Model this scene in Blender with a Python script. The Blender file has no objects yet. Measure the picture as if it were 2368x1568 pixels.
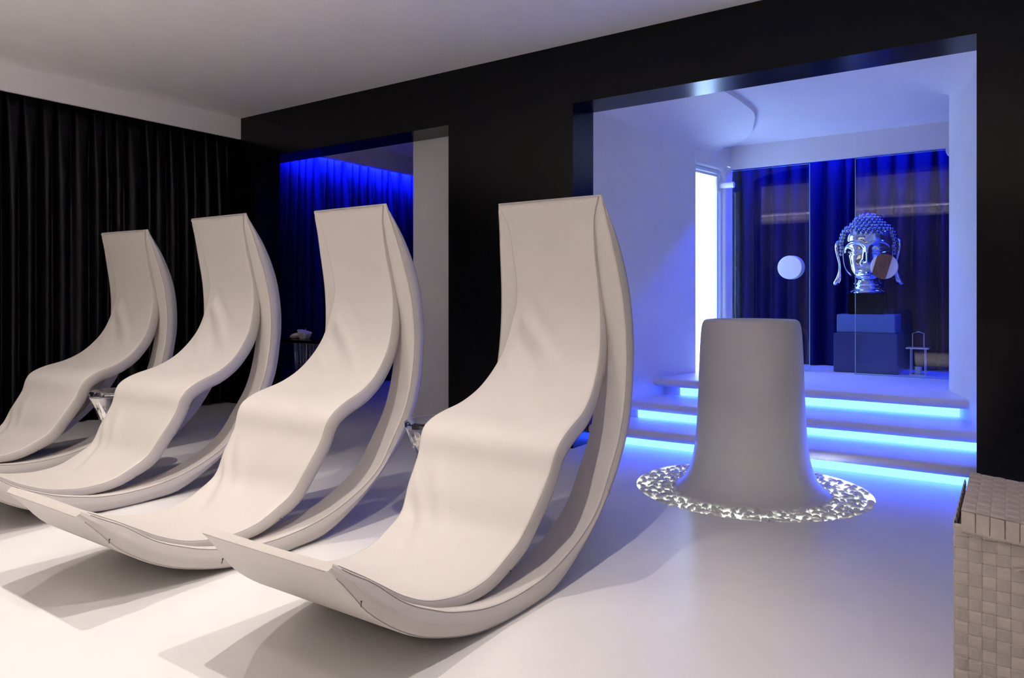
import bpy, math, random
from mathutils import Vector, Matrix, noise

# ------------------------------------------------------------------ basics
S = 1.25                      # metres per layout unit (one unit = the camera's height)
scene = bpy.context.scene
COL = scene.collection

# ------------------------------------------------------------------ camera
cam = bpy.data.cameras.new('camera')
cam.sensor_width = 36.0
cam.lens = 36.0 * 1687.0 / 2368.0
cam.shift_y = -(784.0 - 690.0) / 2368.0
cam.clip_start = 0.05
camo = bpy.data.objects.new('camera', cam)
COL.objects.link(camo)
camo.location = (0, 0, S)
camo.rotation_euler = (math.pi / 2, 0, math.atan2(.5659, .8245))
scene.camera = camo

# ------------------------------------------------------------------ world and exposure
w = bpy.data.worlds.new('world')
scene.world = w
w.use_nodes = True
w.node_tree.nodes['Background'].inputs[0].default_value = (0.01, 0.011, 0.014, 1)
w.node_tree.nodes['Background'].inputs[1].default_value = 0.5
vs = scene.view_settings
vs.view_transform = 'Standard'
vs.look = 'None'
vs.exposure = 0.3
vs.gamma = 1.0
vs.use_curve_mapping = False

WARM = (1.0, 0.905, 0.835)
BLUE_LED = (0.024, 0.080, 1.0)
STRIP_POWER = 16.0
COVE_POWER = 200.0
UPLIGHT_POWER = 40.0
DOOR_POWER = 9.5
RING_POWER = 9.0
SPOT_POWER = 148.0
# downlights of the room, then an added fill row behind the camera: x, y, power factor, cone angle, aim offset
DOWNLIGHTS = [(-1.12, 1.62, 0.9, 84, (-.25, 0)),
              (-2.20, 1.35, 1.0, 96, (0, 0)),
              (-3.30, 1.40, 1.0, 96, (0, 0)),
              (-4.45, 1.40, 1.0, 96, (0, 0)),
              (-1.75, 0.25, 0.22, 84, (0, 0)),
              (-3.00, 0.25, 0.05, 84, (0, 0)),
              (-4.90, -0.90, 4.3, 88, (0, -.2)),  # from here on, unseen lamps added to brighten the room by floor bounce
              (-3.40, -0.90, 4.3, 88, (0, -.2)),
              (-1.80, -0.95, 4.3, 88, (0, -.2)),
              (-0.20, -0.95, 4.3, 88, (0, -.2))]

# ------------------------------------------------------------------ materials
def mat(name, col, rough=0.5, metal=0.0, spec=0.5, bump=0.0, bscale=50.0, var=0.0, vscale=3.0, coat=0.0, sheen=0.0,
        bdist=0.002, stretch=None):
    m = bpy.data.materials.new(name)
    m.use_nodes = True
    nt = m.node_tree
    b = nt.nodes['Principled BSDF']
    b.inputs['Base Color'].default_value = (*col, 1)
    b.inputs['Roughness'].default_value = rough
    b.inputs['Metallic'].default_value = metal
    b.inputs['Specular IOR Level'].default_value = spec
    b.inputs['Coat Weight'].default_value = coat
    b.inputs['Sheen Weight'].default_value = sheen
    tc = nt.nodes.new('ShaderNodeTexCoord')
    src = tc.outputs['Object']
    if stretch:
        mp = nt.nodes.new('ShaderNodeMapping')
        mp.inputs['Scale'].default_value = stretch
        nt.links.new(src, mp.inputs['Vector'])
        src = mp.outputs['Vector']
    if var > 0:
        n = nt.nodes.new('ShaderNodeTexNoise')
        n.inputs['Scale'].default_value = vscale
        n.inputs['Detail'].default_value = 6
        nt.links.new(src, n.inputs['Vector'])
        r = nt.nodes.new('ShaderNodeValToRGB')
        r.color_ramp.elements[0].position = 0.3
        r.color_ramp.elements[1].position = 0.7
        r.color_ramp.elements[0].color = (*[c * (1 - var) for c in col], 1)
        r.color_ramp.elements[1].color = (*[min(1, c * (1 + var * .5)) for c in col], 1)
        nt.links.new(n.outputs['Fac'], r.inputs['Fac'])
        nt.links.new(r.outputs['Color'], b.inputs['Base Color'])
    if bump > 0:
        n2 = nt.nodes.new('ShaderNodeTexNoise')
        n2.inputs['Scale'].default_value = bscale
        n2.inputs['Detail'].default_value = 4
        nt.links.new(src, n2.inputs['Vector'])
        bp = nt.nodes.new('ShaderNodeBump')
        bp.inputs['Strength'].default_value = bump
        bp.inputs['Distance'].default_value = bdist
        nt.links.new(n2.outputs['Fac'], bp.inputs['Height'])
        nt.links.new(bp.outputs['Normal'], b.inputs['Normal'])
    return m

def emit(name, col, strength):
    m = bpy.data.materials.new(name)
    m.use_nodes = True
    nt = m.node_tree
    nt.nodes.remove(nt.nodes['Principled BSDF'])
    e = nt.nodes.new('ShaderNodeEmission')
    e.inputs[0].default_value = (*col, 1)
    e.inputs[1].default_value = strength
    nt.links.new(e.outputs[0], nt.nodes['Material Output'].inputs[0])
    return m

def thin_glass(name, tint=(0.93, 0.97, 1.0), refl=1.0, rough=0.0):
    m = bpy.data.materials.new(name)
    m.use_nodes = True
    nt = m.node_tree
    nt.nodes.remove(nt.nodes['Principled BSDF'])
    t = nt.nodes.new('ShaderNodeBsdfTransparent')
    t.inputs[0].default_value = (*tint, 1)
    g = nt.nodes.new('ShaderNodeBsdfGlossy')
    g.inputs['Roughness'].default_value = rough
    lw = nt.nodes.new('ShaderNodeLayerWeight')          # Schlick reflectance, the same from both sides
    lw.inputs[0].default_value = 0.5
    pw = nt.nodes.new('ShaderNodeMath'); pw.operation = 'POWER'; pw.inputs[1].default_value = 5.0
    sc_ = nt.nodes.new('ShaderNodeMath'); sc_.operation = 'MULTIPLY_ADD'; sc_.inputs[1].default_value = 0.96; sc_.inputs[2].default_value = 0.04
    mu = nt.nodes.new('ShaderNodeMath')
    mu.operation = 'MULTIPLY'
    mu.use_clamp = True
    mu.inputs[1].default_value = refl
    nt.links.new(lw.outputs['Facing'], pw.inputs[0])
    nt.links.new(pw.outputs[0], sc_.inputs[0])
    mx = nt.nodes.new('ShaderNodeMixShader')
    nt.links.new(sc_.outputs[0], mu.inputs[0])
    nt.links.new(mu.outputs[0], mx.inputs[0])
    nt.links.new(t.outputs[0], mx.inputs[1])
    nt.links.new(g.outputs[0], mx.inputs[2])
    nt.links.new(mx.outputs[0], nt.nodes['Material Output'].inputs[0])
    return m

def crystal(name):
    m = bpy.data.materials.new(name)
    m.use_nodes = True
    b = m.node_tree.nodes['Principled BSDF']
    b.inputs['Base Color'].default_value = (0.93, 0.95, 1.0, 1)
    b.inputs['Roughness'].default_value = 0.02
    b.inputs['IOR'].default_value = 1.47
    b.inputs['Transmission Weight'].default_value = 1.0
    return m

M = {}
M['floor'] = mat('white_microcement', (0.74, 0.725, 0.72), 0.34, bump=0.06, bscale=22, var=0.05, vscale=2.2, bdist=0.003)
M['plaster'] = mat('white_plaster', (0.80, 0.79, 0.80), 0.6, bump=0.10, bscale=14, var=0.03, vscale=3, bdist=0.006)
M['step'] = mat('white_step_plaster', (0.80, 0.79, 0.80), 0.45, bump=0.25, bscale=7, var=0.04, vscale=5, bdist=0.01)
M['ceiling'] = mat('ceiling_paint', (0.86, 0.84, 0.83), 0.75, var=0.02)
M['wallgrey'] = mat('warm_grey_paint', (0.15, 0.14, 0.135), 0.7)
M['black'] = mat('black_lacquer', (0.0025, 0.0025, 0.0035), 0.24, bump=0.05, bscale=60, spec=0.22, bdist=0.002)
M['blackmatt'] = mat('black_matt_paint', (0.008, 0.008, 0.009), 0.6)
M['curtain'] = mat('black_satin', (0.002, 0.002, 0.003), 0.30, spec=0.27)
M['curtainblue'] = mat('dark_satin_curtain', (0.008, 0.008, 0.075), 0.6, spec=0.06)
M['leather'] = mat('cream_leatherette', (0.60, 0.56, 0.525), 0.48, spec=0.30, bump=0.12, bscale=420, var=0.02, vscale=5, bdist=0.0006)
M['piping'] = mat('grey_piping', (0.40, 0.365, 0.345), 0.6)
M['zip'] = mat('dark_zip_metal', (0.06, 0.05, 0.05), 0.4, metal=0.6)
M['basin'] = mat('white_basin_resin', (0.64, 0.62, 0.63), 0.42, bump=0.08, bscale=9, var=0.03, vscale=4, bdist=0.004)
M['basindark'] = mat('basin_hollow', (0.10, 0.10, 0.11), 0.4)
M['chrome'] = mat('silver_chrome', (0.80, 0.84, 0.92), 0.09, metal=1.0)
M['chromebead'] = mat('silver_chrome_beads', (0.34, 0.38, 0.46), 0.06, metal=1.0)
M['white'] = mat('white_lacquer', (0.80, 0.80, 0.82), 0.35)
M['wood'] = mat('brown_wood', (0.20, 0.085, 0.05), 0.5, var=0.35, vscale=6, stretch=(12, 12, 1.5))
M['frame'] = mat('white_frame', (0.72, 0.76, 0.84), 0.35)
M['steel'] = mat('brushed_steel', (0.7, 0.72, 0.76), 0.3, metal=0.9)
M['glass'] = thin_glass('screen_glass', (0.92, 0.96, 0.98), 0.85)
M['doorglass'] = thin_glass('door_glass', (0.93, 0.97, 1.0), 1.0)
M['edge'] = mat('glass_edge', (0.25, 0.55, 0.70), 0.15)
M['crystal'] = crystal('clear_crystal')
M['plinth'] = mat('blue_plinth_lacquer', (0.10, 0.17, 0.42), 0.35)
M['plinthdark'] = mat('dark_plinth_lacquer', (0.035, 0.05, 0.16), 0.25)
M['strap'] = mat('cream_webbing', (0.56, 0.49, 0.45), 0.75, bump=0.5, bscale=260, var=0.10, vscale=18, bdist=0.0012, stretch=(1, 1, 1))
M['strap_shaded'] = mat('cream_webbing_shaded', (0.49, 0.43, 0.40), 0.8, bump=0.5, bscale=300, var=0.10, vscale=18, bdist=0.0012)  # darker copy of the webbing, the weave's shading put into its colour
M['liner'] = mat('basket_core', (0.30, 0.26, 0.24), 0.85)
M['wax'] = mat('white_wax', (0.72, 0.70, 0.70), 0.5)
M['stone'] = mat('white_stone', (0.72, 0.70, 0.70), 0.45)
M['wick'] = mat('wick_thread', (0.6, 0.58, 0.55), 0.8)
M['pebble'] = mat('white_pebble', (0.70, 0.69, 0.67), 0.4, var=0.16, vscale=14)
M['ring'] = emit('ring_diffuser', (0.93, 1.0, 0.92), RING_POWER)
M['strip'] = emit('led_diffuser', BLUE_LED, STRIP_POWER)
M['cove'] = emit('led_cove', (0.012, 0.03, 1.0), COVE_POWER)
M['cove2'] = emit('led_cove_side', (0.012, 0.03, 1.0), COVE_POWER * 2.2)
M['doorlight'] = emit('cabin_panel', (0.45, 0.62, 1.0), DOOR_POWER)
M['uplight'] = emit('warm_cove', WARM, UPLIGHT_POWER)
M['lens'] = emit('lamp_lens', WARM, 3.0)

# ------------------------------------------------------------------ mesh helpers
class MB:
    def __init__(s):
        s.v = []; s.f = []
    def add(s, vs_, fs):
        o = len(s.v)
        s.v += [tuple(p) for p in vs_]
        s.f += [tuple(i + o for i in f) for f in fs]
        return s
    def box(s, x0, x1, y0, y1, z0, z1):
        return s.add([(x0, y0, z0), (x1, y0, z0), (x1, y1, z0), (x0, y1, z0), (x0, y0, z1), (x1, y0, z1), (x1, y1, z1), (x0, y1, z1)],
                     [(0, 3, 2, 1), (4, 5, 6, 7), (0, 1, 5, 4), (1, 2, 6, 5), (2, 3, 7, 6), (3, 0, 4, 7)])
    def rbox(s, x0, x1, y0, y1, z0, z1, r=0.01):
        # box with chamfered vertical and horizontal edges (three stacked outlines)
        def ring(i, z):
            a, b, c, d = x0 + i, x1 - i, y0 + i, y1 - i
            k = r
            return [(a + k, c, z), (b - k, c, z), (b, c + k, z), (b, d - k, z), (b - k, d, z), (a + k, d, z), (a, d - k, z), (a, c + k, z)]
        R = [ring(r * .7, z0), ring(0, z0 + r), ring(0, z1 - r), ring(r * .7, z1)]
        return s.rings(R, cap=True)
    def rings(s, R, closed=True, cap=False, loop=False):
        n = len(R[0]); o = len(s.v)
        for r in R: s.v += [tuple(p) for p in r]
        m = len(R)
        for i in range(m if loop else m - 1):
            i2 = (i + 1) % m
            for j in range(n if closed else n - 1):
                j2 = (j + 1) % n
                s.f.append((o + i * n + j, o + i * n + j2, o + i2 * n + j2, o + i2 * n + j))
        if cap:
            s.f.append(tuple(o + j for j in reversed(range(n))))
            s.f.append(tuple(o + (m - 1) * n + j for j in range(n)))
        return s
    def lathe(s, prof, c=(0, 0), n=48, cap=False):
        return s.rings([[(c[0] + r * math.cos(2 * math.pi * k / n), c[1] + r * math.sin(2 * math.pi * k / n), z) for k in range(n)] for r, z in prof], cap=cap)
    def tube(s, pts, r, n=6, cap=True):
        R = []
        pts = [Vector(p) for p in pts]
        prev = None
        for i, p in enumerate(pts):
            t = (pts[min(i + 1, len(pts) - 1)] - pts[max(i - 1, 0)])
            if t.length < 1e-9: t = Vector((0, 0, 1))
            t.normalize()
            a = Vector((1, 0, 0)) if abs(t.x) < .8 else Vector((0, 0, 1))
            a = (a - t * a.dot(t)).normalized()
            b = t.cross(a)
            R.append([p + (a * math.cos(2 * math.pi * k / n) + b * math.sin(2 * math.pi * k / n)) * r for k in range(n)])
        return s.rings(R, cap=cap)
    def ball(s, c, r, n=8, m=6):
        R = []
        for i in range(1, m):
            th = math.pi * i / m
            R.append([(c[0] + r[0] * math.sin(th) * math.cos(2 * math.pi * k / n), c[1] + r[1] * math.sin(th) * math.sin(2 * math.pi * k / n), c[2] - r[2] * math.cos(th)) for k in range(n)])
        o = len(s.v)
        s.rings(R)
        b = len(s.v); s.v.append((c[0], c[1], c[2] - r[2])); s.v.append((c[0], c[1], c[2] + r[2]))
        for k in range(n):
            s.f.append((b, o + (k + 1) % n, o + k))
            s.f.append((b + 1, o + (m - 2) * n + k, o + (m - 2) * n + (k + 1) % n))
        return s
    def map(s, fn):
        s.v = [tuple(fn(*p)) for p in s.v]; return s

ORG = {}
def obj(name, mb, material, parent=None, smooth=False, origin=None, angle=None):
    """link the collected geometry as ONE mesh object; coordinates are layout units in the room"""
    if parent is not None and origin is None:
        origin = ORG[parent.name]
    if origin is None:
        xs = [p[0] for p in mb.v]; ys = [p[1] for p in mb.v]; zs = [p[2] for p in mb.v]
        origin = ((min(xs) + max(xs)) / 2, (min(ys) + max(ys)) / 2, min(zs))
    me = bpy.data.meshes.new(name)
    me.from_pydata([((p[0] - origin[0]) * S, (p[1] - origin[1]) * S, (p[2] - origin[2]) * S) for p in mb.v], [], mb.f)
    me.validate()
    me.materials.append(M[material] if isinstance(material, str) else material)
    if smooth:
        me.polygons.foreach_set('use_smooth', [True] * len(me.polygons))
        if angle is not None:
            me.set_sharp_from_angle(angle=math.radians(angle))
    me.update()
    o = bpy.data.objects.new(name, me)
    COL.objects.link(o)
    if parent is not None:
        o.parent = parent
    else:
        o.location = [c * S for c in origin]
    ORG[o.name] = origin
    return o
def thing(name, label, cat, origin, group=None):
    o = bpy.data.objects.new(name, None)
    o.empty_display_size = 0.1
    COL.objects.link(o)
    o.location = [c * S for c in origin]
    ORG[o.name] = tuple(origin)
    return tag(o, label, cat, group)
def tag(o, label, cat, group=None):
    o['label'] = label; o['category'] = cat
    if group: o['group'] = group
    return o
def struct(name, mb, material, **k):
    o = obj(name, mb, material, **k)
    if o.parent is None:
        o['kind'] = 'structure'
    return o
def lerp(a, b, t): return a + (b - a) * t
def interp(tab, x):
    if x <= tab[0][0]: return tab[0][1]
    for (a, va), (b, vb) in zip(tab, tab[1:]):
        if x <= b: return lerp(va, vb, (x - a) / (b - a))
    return tab[-1][1]
def smoothtab(tab, x):
    """Catmull-Rom through a table"""
    n = len(tab)
    if x <= tab[0][0]: return tab[0][1]
    if x >= tab[-1][0]: return tab[-1][1]
    for i in range(n - 1):
        if x <= tab[i + 1][0]:
            x0, y0 = tab[i]; x1, y1 = tab[i + 1]
            m0 = (y1 - tab[i - 1][1]) / (x1 - tab[i - 1][0]) if i > 0 else (y1 - y0) / (x1 - x0)
            m1 = (tab[i + 2][1] - y0) / (tab[i + 2][0] - x0) if i + 2 < n else (y1 - y0) / (x1 - x0)
            h = x1 - x0; t = (x - x0) / h
            return (2*t**3-3*t**2+1)*y0 + (t**3-2*t**2+t)*h*m0 + (-2*t**3+3*t**2)*y1 + (t**3-t**2)*h*m1
def spline(P, n):
    """smooth resampling of a polyline by chord length"""
    d = [0]
    for a, b in zip(P, P[1:]): d.append(d[-1] + math.dist(a, b))
    out = []
    tabs = [[(d[i], P[i][k]) for i in range(len(P))] for k in range(len(P[0]))]
    for i in range(n):
        s_ = d[-1] * i / (n - 1)
        out.append(tuple(smoothtab(t, s_) for t in tabs))
    return out

# ------------------------------------------------------------------ room shell
XL, XR, YF, YB, ZC = -6.30, 1.60, -2.60, 8.2, 2.70
W0, W1 = 4.234, 4.525            # black wall faces
O1 = (-5.818, -3.483); O2 = (-2.414, -0.146); OH = 2.298
BC = (-1.141, 3.885); BR = 0.592   # basin centre and pebble pit radius

# floor with a round pit for the pebbles
mb = MB(); q = BR + 0.05
cx, cy = BC
mb.box(XL, XR, YF, cy - q, -0.12, 0); mb.box(XL, cx - q, cy - q, cy + q, -0.12, 0); mb.box(cx + q, XR, cy - q, cy + q, -0.12, 0); mb.box(XL, XR, cy + q, YB, -0.12, 0)
n = 96; inner = []; outer = []
for k in range(n):
    a = 2 * math.pi * k / n; c, s_ = math.cos(a), math.sin(a)
    inner.append((cx + BR * c, cy + BR * s_)); mm = max(abs(c), abs(s_)); outer.append((cx + q * c / mm, cy + q * s_ / mm))
mb.rings([[(x, y, 0) for x, y in outer], [(x, y, 0) for x, y in inner], [(x, y, -0.075) for x, y in inner]])
struct('floor', mb, 'floor')

struct('ceiling', MB().box(XL, XR, YF, W0 + .1, ZC, ZC + .1).box(XL, -4.0, W0 + .1, YB, ZC, ZC + .1), 'ceiling')
def ZA(y):
    """alcove ceiling: level, then dipping gently towards the header above the glass"""
    t = min(1, max(0, (y - 5.55) / .87)); t = t * t * (3 - 2 * t)
    return 2.46 - .125 * t
R = []
for i in range(25):
    y = lerp(W1 - .01, 6.42, i / 24)
    R.append([(-2.46, y, ZA(y)), (.45, y, ZA(y)), (.45, y, ZA(y) + .1), (-2.46, y, ZA(y) + .1)])
struct('ceiling_alcove', MB().rings(R, cap=True), 'plaster', smooth=True, angle=40)
mb = MB()
for a, b in ((XL, O1[0]), (O1[1], O2[0]), (O2[1], XR)): mb.box(a, b, W0, W1, 0, ZC)
for a, b in (O1, O2): mb.box(a, b, W0, W1, OH, ZC)
struct('wall_back', mb, 'black')
struct('wall_left', MB().box(XL - .1, XL, YF, YB, 0, ZC), 'blackmatt')
struct('wall_right', MB().box(XR, XR + .1, YF, W0, 0, ZC), 'ceiling')
struct('wall_front', MB().box(XL, XR, YF - .1, YF, 0, ZC), 'wallgrey')
struct('wall_rear', MB().box(XL, XR, YB, YB + .1, 0, ZC), 'blackmatt')
# white soffit boards above the side curtain (in front of and behind the black wall)
struct('trim_1', MB().box(-6.04, -6.013, YF, W0, 2.504, ZC), 'ceiling')
struct('trim_2', MB().box(-6.04, -6.013, W1, YB, 2.504, ZC).box(-6.095, -6.04, W1, YB, 2.506, 2.518), 'ceiling')  # second box: unseen lip added to keep the strip's blue off the floor

# ledge with warm cove light along the wall behind the camera
struct('trim_4', MB().box(XL, XR, YF, YF + .16, 2.53, 2.555).box(XL, XR, YF + .14, YF + .16, 2.555, 2.585), 'ceiling')
# ---- white cabin: wall running back along the left of the alcove, with a flared top
def xw(y): return -2.414 + 0.364 * (y - 4.52) / 1.9
REACH = [(4.4, .74), (4.7, .71), (5.09, .675), (5.40, .62), (5.69, .55), (5.87, .46), (6.05, .34), (6.15, .23), (6.22, .12), (6.27, .03), (6.29, 0.0)]
VREACH = [(4.52, .15), (4.8, .18), (5.1, .23), (5.4, .27), (5.65, .27), (5.83, .235), (6.05, .19), (6.15, .15), (6.22, .09), (6.27, .03), (6.29, 0.0)]
def cabin_col(y, zs_=(0, .2, .385, 0.8, 1.2, 1.7)):
    r = max(0.0, smoothtab(REACH, y)); x = xw(y)
    v = max(0.0, smoothtab(VREACH, y))
    pts = [(x, y, z) for z in zs_]
    for k in range(17):
        a = math.pi / 2 * k / 16
        pts.append((x + r * (1 - math.cos(a)), y, ZA(y) - v + (v - min(.035, v)) * math.sin(a)))
    pts.append((x + r + (.004 if r > 0 else 0), y, ZA(y) + .004))      # crisp rim hanging a little below the ceiling
    return pts
ys = [W1 - .005] + [4.55 + 0.04 * i for i in range(32)] + [5.83]
wc = struct('wall_cabin', MB().rings([cabin_col(y) for y in ys], closed=False), 'plaster', smooth=True, angle=48)
D0, D1, DZ0, DZ1 = 5.83, 6.345, 0.385, 2.15      # doorway in that wall
mb = MB()
def wallquad(m, y0, y1, z0, z1):
    m.add([(xw(y0), y0, z0), (xw(y1), y1, z0), (xw(y1), y1, z1), (xw(y0), y0, z1)], [(0, 1, 2, 3)])
wallquad(mb, D1, 6.43, 0, DZ1 + .01)
yy_ = [D0, 5.87, 5.91, 5.95, 5.99, 6.03, 6.07, 6.10, 6.13, 6.16, 6.18, 6.20, 6.22, 6.235, 6.25, 6.26, 6.27, 6.28, 6.29, 6.32, D1, 6.40, 6.43]
mb.rings([cabin_col(y, (DZ1,)) for y in yy_], closed=False)
# rounded reveal of the doorway: front radius then straight back 0.09
def reveal(y, z, ny, nz, steps=7, rad=.045, deep=.14):
    out = []
    for k in range(steps):
        a = math.pi / 2 * k / (steps - 1)
        out.append((xw(y) - rad * (1 - math.cos(a)), y + ny * rad * (1 - math.sin(a)) * -1 + ny * rad * 0, z + nz * 0))
    return out
def arc_pts():
    """outline of the doorway from lower near corner, up, over the rounded far corner and down"""
    P = [(D0, DZ0), (D0, DZ1 - .02)]
    R_ = .075
    P += [(D0 + .002, DZ1)]
    for k in range(9):
        a = math.pi / 2 * (1 - k / 8)
        P.append((D1 - R_ + R_ * math.cos(a), DZ1 - R_ + R_ * math.sin(a)))
    P.append((D1, DZ0))
    return P
OUT = arc_pts()
cyd, czd = (D0 + D1) / 2, 1.25
rows = []
for k in range(6):
    a = math.pi / 2 * k / 5
    ins, dep = .035 * math.sin(a), .035 * (1 - math.cos(a))
    rows.append([(xw(y) - dep, y + (cyd - y) / abs(cyd - y) * ins if abs(cyd - y) > .01 else y, z - (ins if z > DZ0 + .01 else 0)) for y, z in OUT])
rows.append([(p[0] - .04, p[1], p[2]) for p in rows[-1]])
mb.rings(rows, closed=False)
# spandrel between the rounded corner and the square opening
cpts = OUT[3:12]
o = len(mb.v)
mb.add([(xw(D1), D1, DZ1)] + [(xw(y), y, z) for y, z in cpts], [(0, i + 1, i + 2) for i in range(len(cpts) - 1)])
struct('wall_cabin_doorway', mb, 'plaster', smooth=True, angle=40)
# the cabin's flat front face behind the black wall and its far side
struct('wall_cabin_front', MB().box(-4.11, -2.414, W1 + .012, 4.60, 0, ZC).box(-4.11, -4.06, 4.6, YB, 0, ZC), 'plaster')
# inside of the lit cabin
mb = MB()
xa, xb = -2.95, -2.20
yb = 6.44
mb.box(xa, xb, 5.5, yb, DZ0 - .03, DZ0 - .001).box(xa, xb, 5.5, yb, 2.25, 2.28).box(xa, xb - .02, yb, yb + .02, DZ0, 2.25).box(xa, xb - .06, 5.48, 5.5, DZ0, 2.25).box(xa - .02, xa, 5.5, yb, DZ0, 2.25)
struct('wall_cabin_inside', mb, 'plaster')

# ---- right side of the alcove: rounded pillar with flared top
foot = spline([(-0.140, 4.50), (-0.155, 4.80), (-0.20, 5.10), (-0.27, 5.38), (-0.335, 5.60), (-0.355, 5.74), (-0.345, 5.82), (-0.27, 5.86), (0.0, 5.88), (0.45, 5.89)], 48)
RR = [(4.5, .36), (4.8, .34), (5.09, .30), (5.35, .25), (5.57, .17), (5.70, .10), (5.80, .03), (5.9, .0)]
cols = []
for i, (x, y) in enumerate(foot):
    r = interp(RR, y); v = interp([(4.5, .14), (4.8, .15), (5.2, .17), (5.5, .16), (5.7, .10), (5.82, .03), (5.9, 0)], y)
    a_, b_ = foot[max(0, i - 1)], foot[min(len(foot) - 1, i + 1)]
    tx, ty = b_[0] - a_[0], b_[1] - a_[1]; L = math.hypot(tx, ty)
    nx, ny = -ty / L, tx / L
    if nx > 0 and y < 5.6: nx, ny = -nx, -ny
    col = [(x, y, z) for z in (0, .2, .385, .8, 1.2, 1.6)]
    for k in range(13):
        a = math.pi / 2 * k / 12
        d = r * (1 - math.cos(a))
        col.append((x - d * (1 if y < 5.83 else 0), y, ZA(y) - v + (v - min(.05, v)) * math.sin(a)))
    col.append((x - r * (1 if y < 5.83 else 0), y, ZA(y) + .004))
    cols.append(col)
struct('wall_pillar', MB().rings(cols, closed=False), 'plaster', smooth=True, angle=50)

# header above the glass and the dark niche behind it
struct('trim_3', MB().box(-2.10, 0.45, 6.40, 6.43, 2.135, 2.60), 'plaster')
struct('wall_niche', MB().box(-2.22, .6, 7.18, 7.24, 0, 2.7).box(-2.22, -2.19, 6.45, 7.2, 0, 2.7).box(.45, .5, 5.85, 7.2, 0, 2.7).box(-2.2, .5, 6.43, 7.2, 2.6, 2.66), 'blackmatt')

# ---- stairs with light strips
st = thing('staircase', 'three broad white plaster steps with blue glowing strips under their rounded noses', 'stairs', (-1.2, 4.9, 0))
ZS = [0, .128, .252, .388]
YN = [4.455, 4.80, 5.19]
YS = [4.555, 4.91, 5.36]
def wob(x, k): return 0.008 * math.sin(x * 3.1 + k * 2.0) + 0.005 * math.sin(x * 7.3 + k)
for k in range(3):
    z0, z1, yn, ysr = ZS[k], ZS[k + 1], YN[k], YS[k]
    yend = YN[k + 1] + .28 if k < 2 else 7.2
    back = YS[k + 1] + .03 if k < 2 else 5.72
    R = []
    for i in range(41):
        x = lerp(-2.425, -0.12, i / 40)
        dx = -.0
        skew = 0.05 * max(0, (-1.2 - x)) if k > 0 else 0
        # the nose swells towards the cabin and the pillar
        e = wob(x, k)
        y_n = yn + e + skew
        prof = [(back, z1)]
        for j in range(4): prof.append((lerp(back, y_n + .05, (j + 1) / 4), z1))
        for j in range(1, 9):
            a = math.pi * j / 8
            prof.append((y_n + .033 - .033 * math.sin(a), z1 - .031 + .031 * math.cos(a)))
        zt = z0 + .064
        prof += [(lerp(y_n + .04, ysr, .5), lerp(z1 - .062, zt, .35)), (ysr, zt), (ysr + .012, zt), (ysr + .012, z0 - .005), (back, z0 - .005)]
        R.append([(x, p[0], p[1]) for p in prof])
    obj('step', MB().rings(R, closed=True, cap=True), 'step', st, smooth=True, angle=50)
    x0, x1 = [(-2.40, -0.13), (-2.255, -0.13), (-2.11, -0.275)][k]
    RL = []
    for i in range(25):
        x = lerp(x0, x1, i / 24)
        RL.append([(x, ysr + .010, z0 + .004), (x, ysr + .002, z0 + .004), (x, ysr + .002, z0 + .060), (x, ysr + .010, z0 + .060)])
    ls = obj('light_strip', MB().rings(RL, cap=True), 'strip', st)
    ls['label'] = 'bright icy blue light strip under a step nose'

struct('floor_platform', MB().box(-2.20, .44, 5.72, 7.17, .30, .388), 'step')

# ------------------------------------------------------------------ curtains
def curtain(name, label, p0, p1, z0, z1, nrm, material, seed, pitch=.115, amp=.10, res=16):
    rnd = random.Random(seed)
    L = math.dist(p0, p1); ux, uy = (p1[0] - p0[0]) / L, (p1[1] - p0[1]) / L
    edges = [0]
    while edges[-1] < L: edges.append(edges[-1] + pitch * rnd.uniform(.75, 1.25))
    k = len(edges) - 1
    amps = [rnd.uniform(.65, 1.25) for _ in range(k + 1)]; lean = [rnd.uniform(-.25, .25) for _ in range(k + 2)]
    drop = [rnd.uniform(.3, 1.0) for _ in range(k + 1)]
    lat = []
    for i in range(k):
        for j in range(res): lat.append((i, [0, .03, .06, .09, .12, .18, .26, .36, .5, .64, .74, .82, .88, .91, .94, .97][j]))
    zs = [z1, z1 - .03, z1 - .08, z1 - .15, z1 - .24, z1 - .34, z1 - .48, z1 - .65, z1 - 1.0, z1 - 1.4, (z1 - 1.4 + z0) / 2, z0 + .25, z0]
    R = []
    for i, t in lat:
        col = []
        for z in zs:
            h = (z1 - z) / (z1 - z0)
            s_ = lerp(edges[i], edges[i + 1], t)
            # pinch pleats open out into soft tubes lower down
            open_ = min(1, h / .30)
            # flat lit panels at the heading that taper into narrow ridges lower down
            wv = lerp(.09, .5, min(1, h / lerp(.22, .42, drop[i])))
            m_ = min(t, 1 - t)
            ridge = min(1.0, m_ / wv); ridge = ridge * ridge * (3 - 2 * ridge) if wv > .3 else ridge ** .8
            d = amp * (.04 + min(1.15, amps[i]) * .80 * ridge * lerp(.82, 1.0, open_))
            s2 = s_ + pitch * lerp(lean[i], lean[i + 1], t) * open_ * .8
            s2 = min(max(s2, 0.0), L)
            col.append((p0[0] + ux * s2 + nrm[0] * d, p0[1] + uy * s2 + nrm[1] * d, z))
        R.append(col)
    root = thing(name, label, 'curtain', ((p0[0] + p1[0]) / 2, (p0[1] + p1[1]) / 2, z0))
    obj('curtain_cloth', MB().rings(R, closed=False), material, root, smooth=True)
    tr = obj('curtain_track', MB().box(*sorted((p0[0] - nrm[0] * .02 - .012 * abs(uy), p1[0] - nrm[0] * .02 + .012 * abs(uy))), *sorted((p0[1] - .012 * abs(ux), p1[1] + .012 * abs(ux))), z1 - .004, z1 + .02), 'blackmatt', root)
    return root
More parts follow.
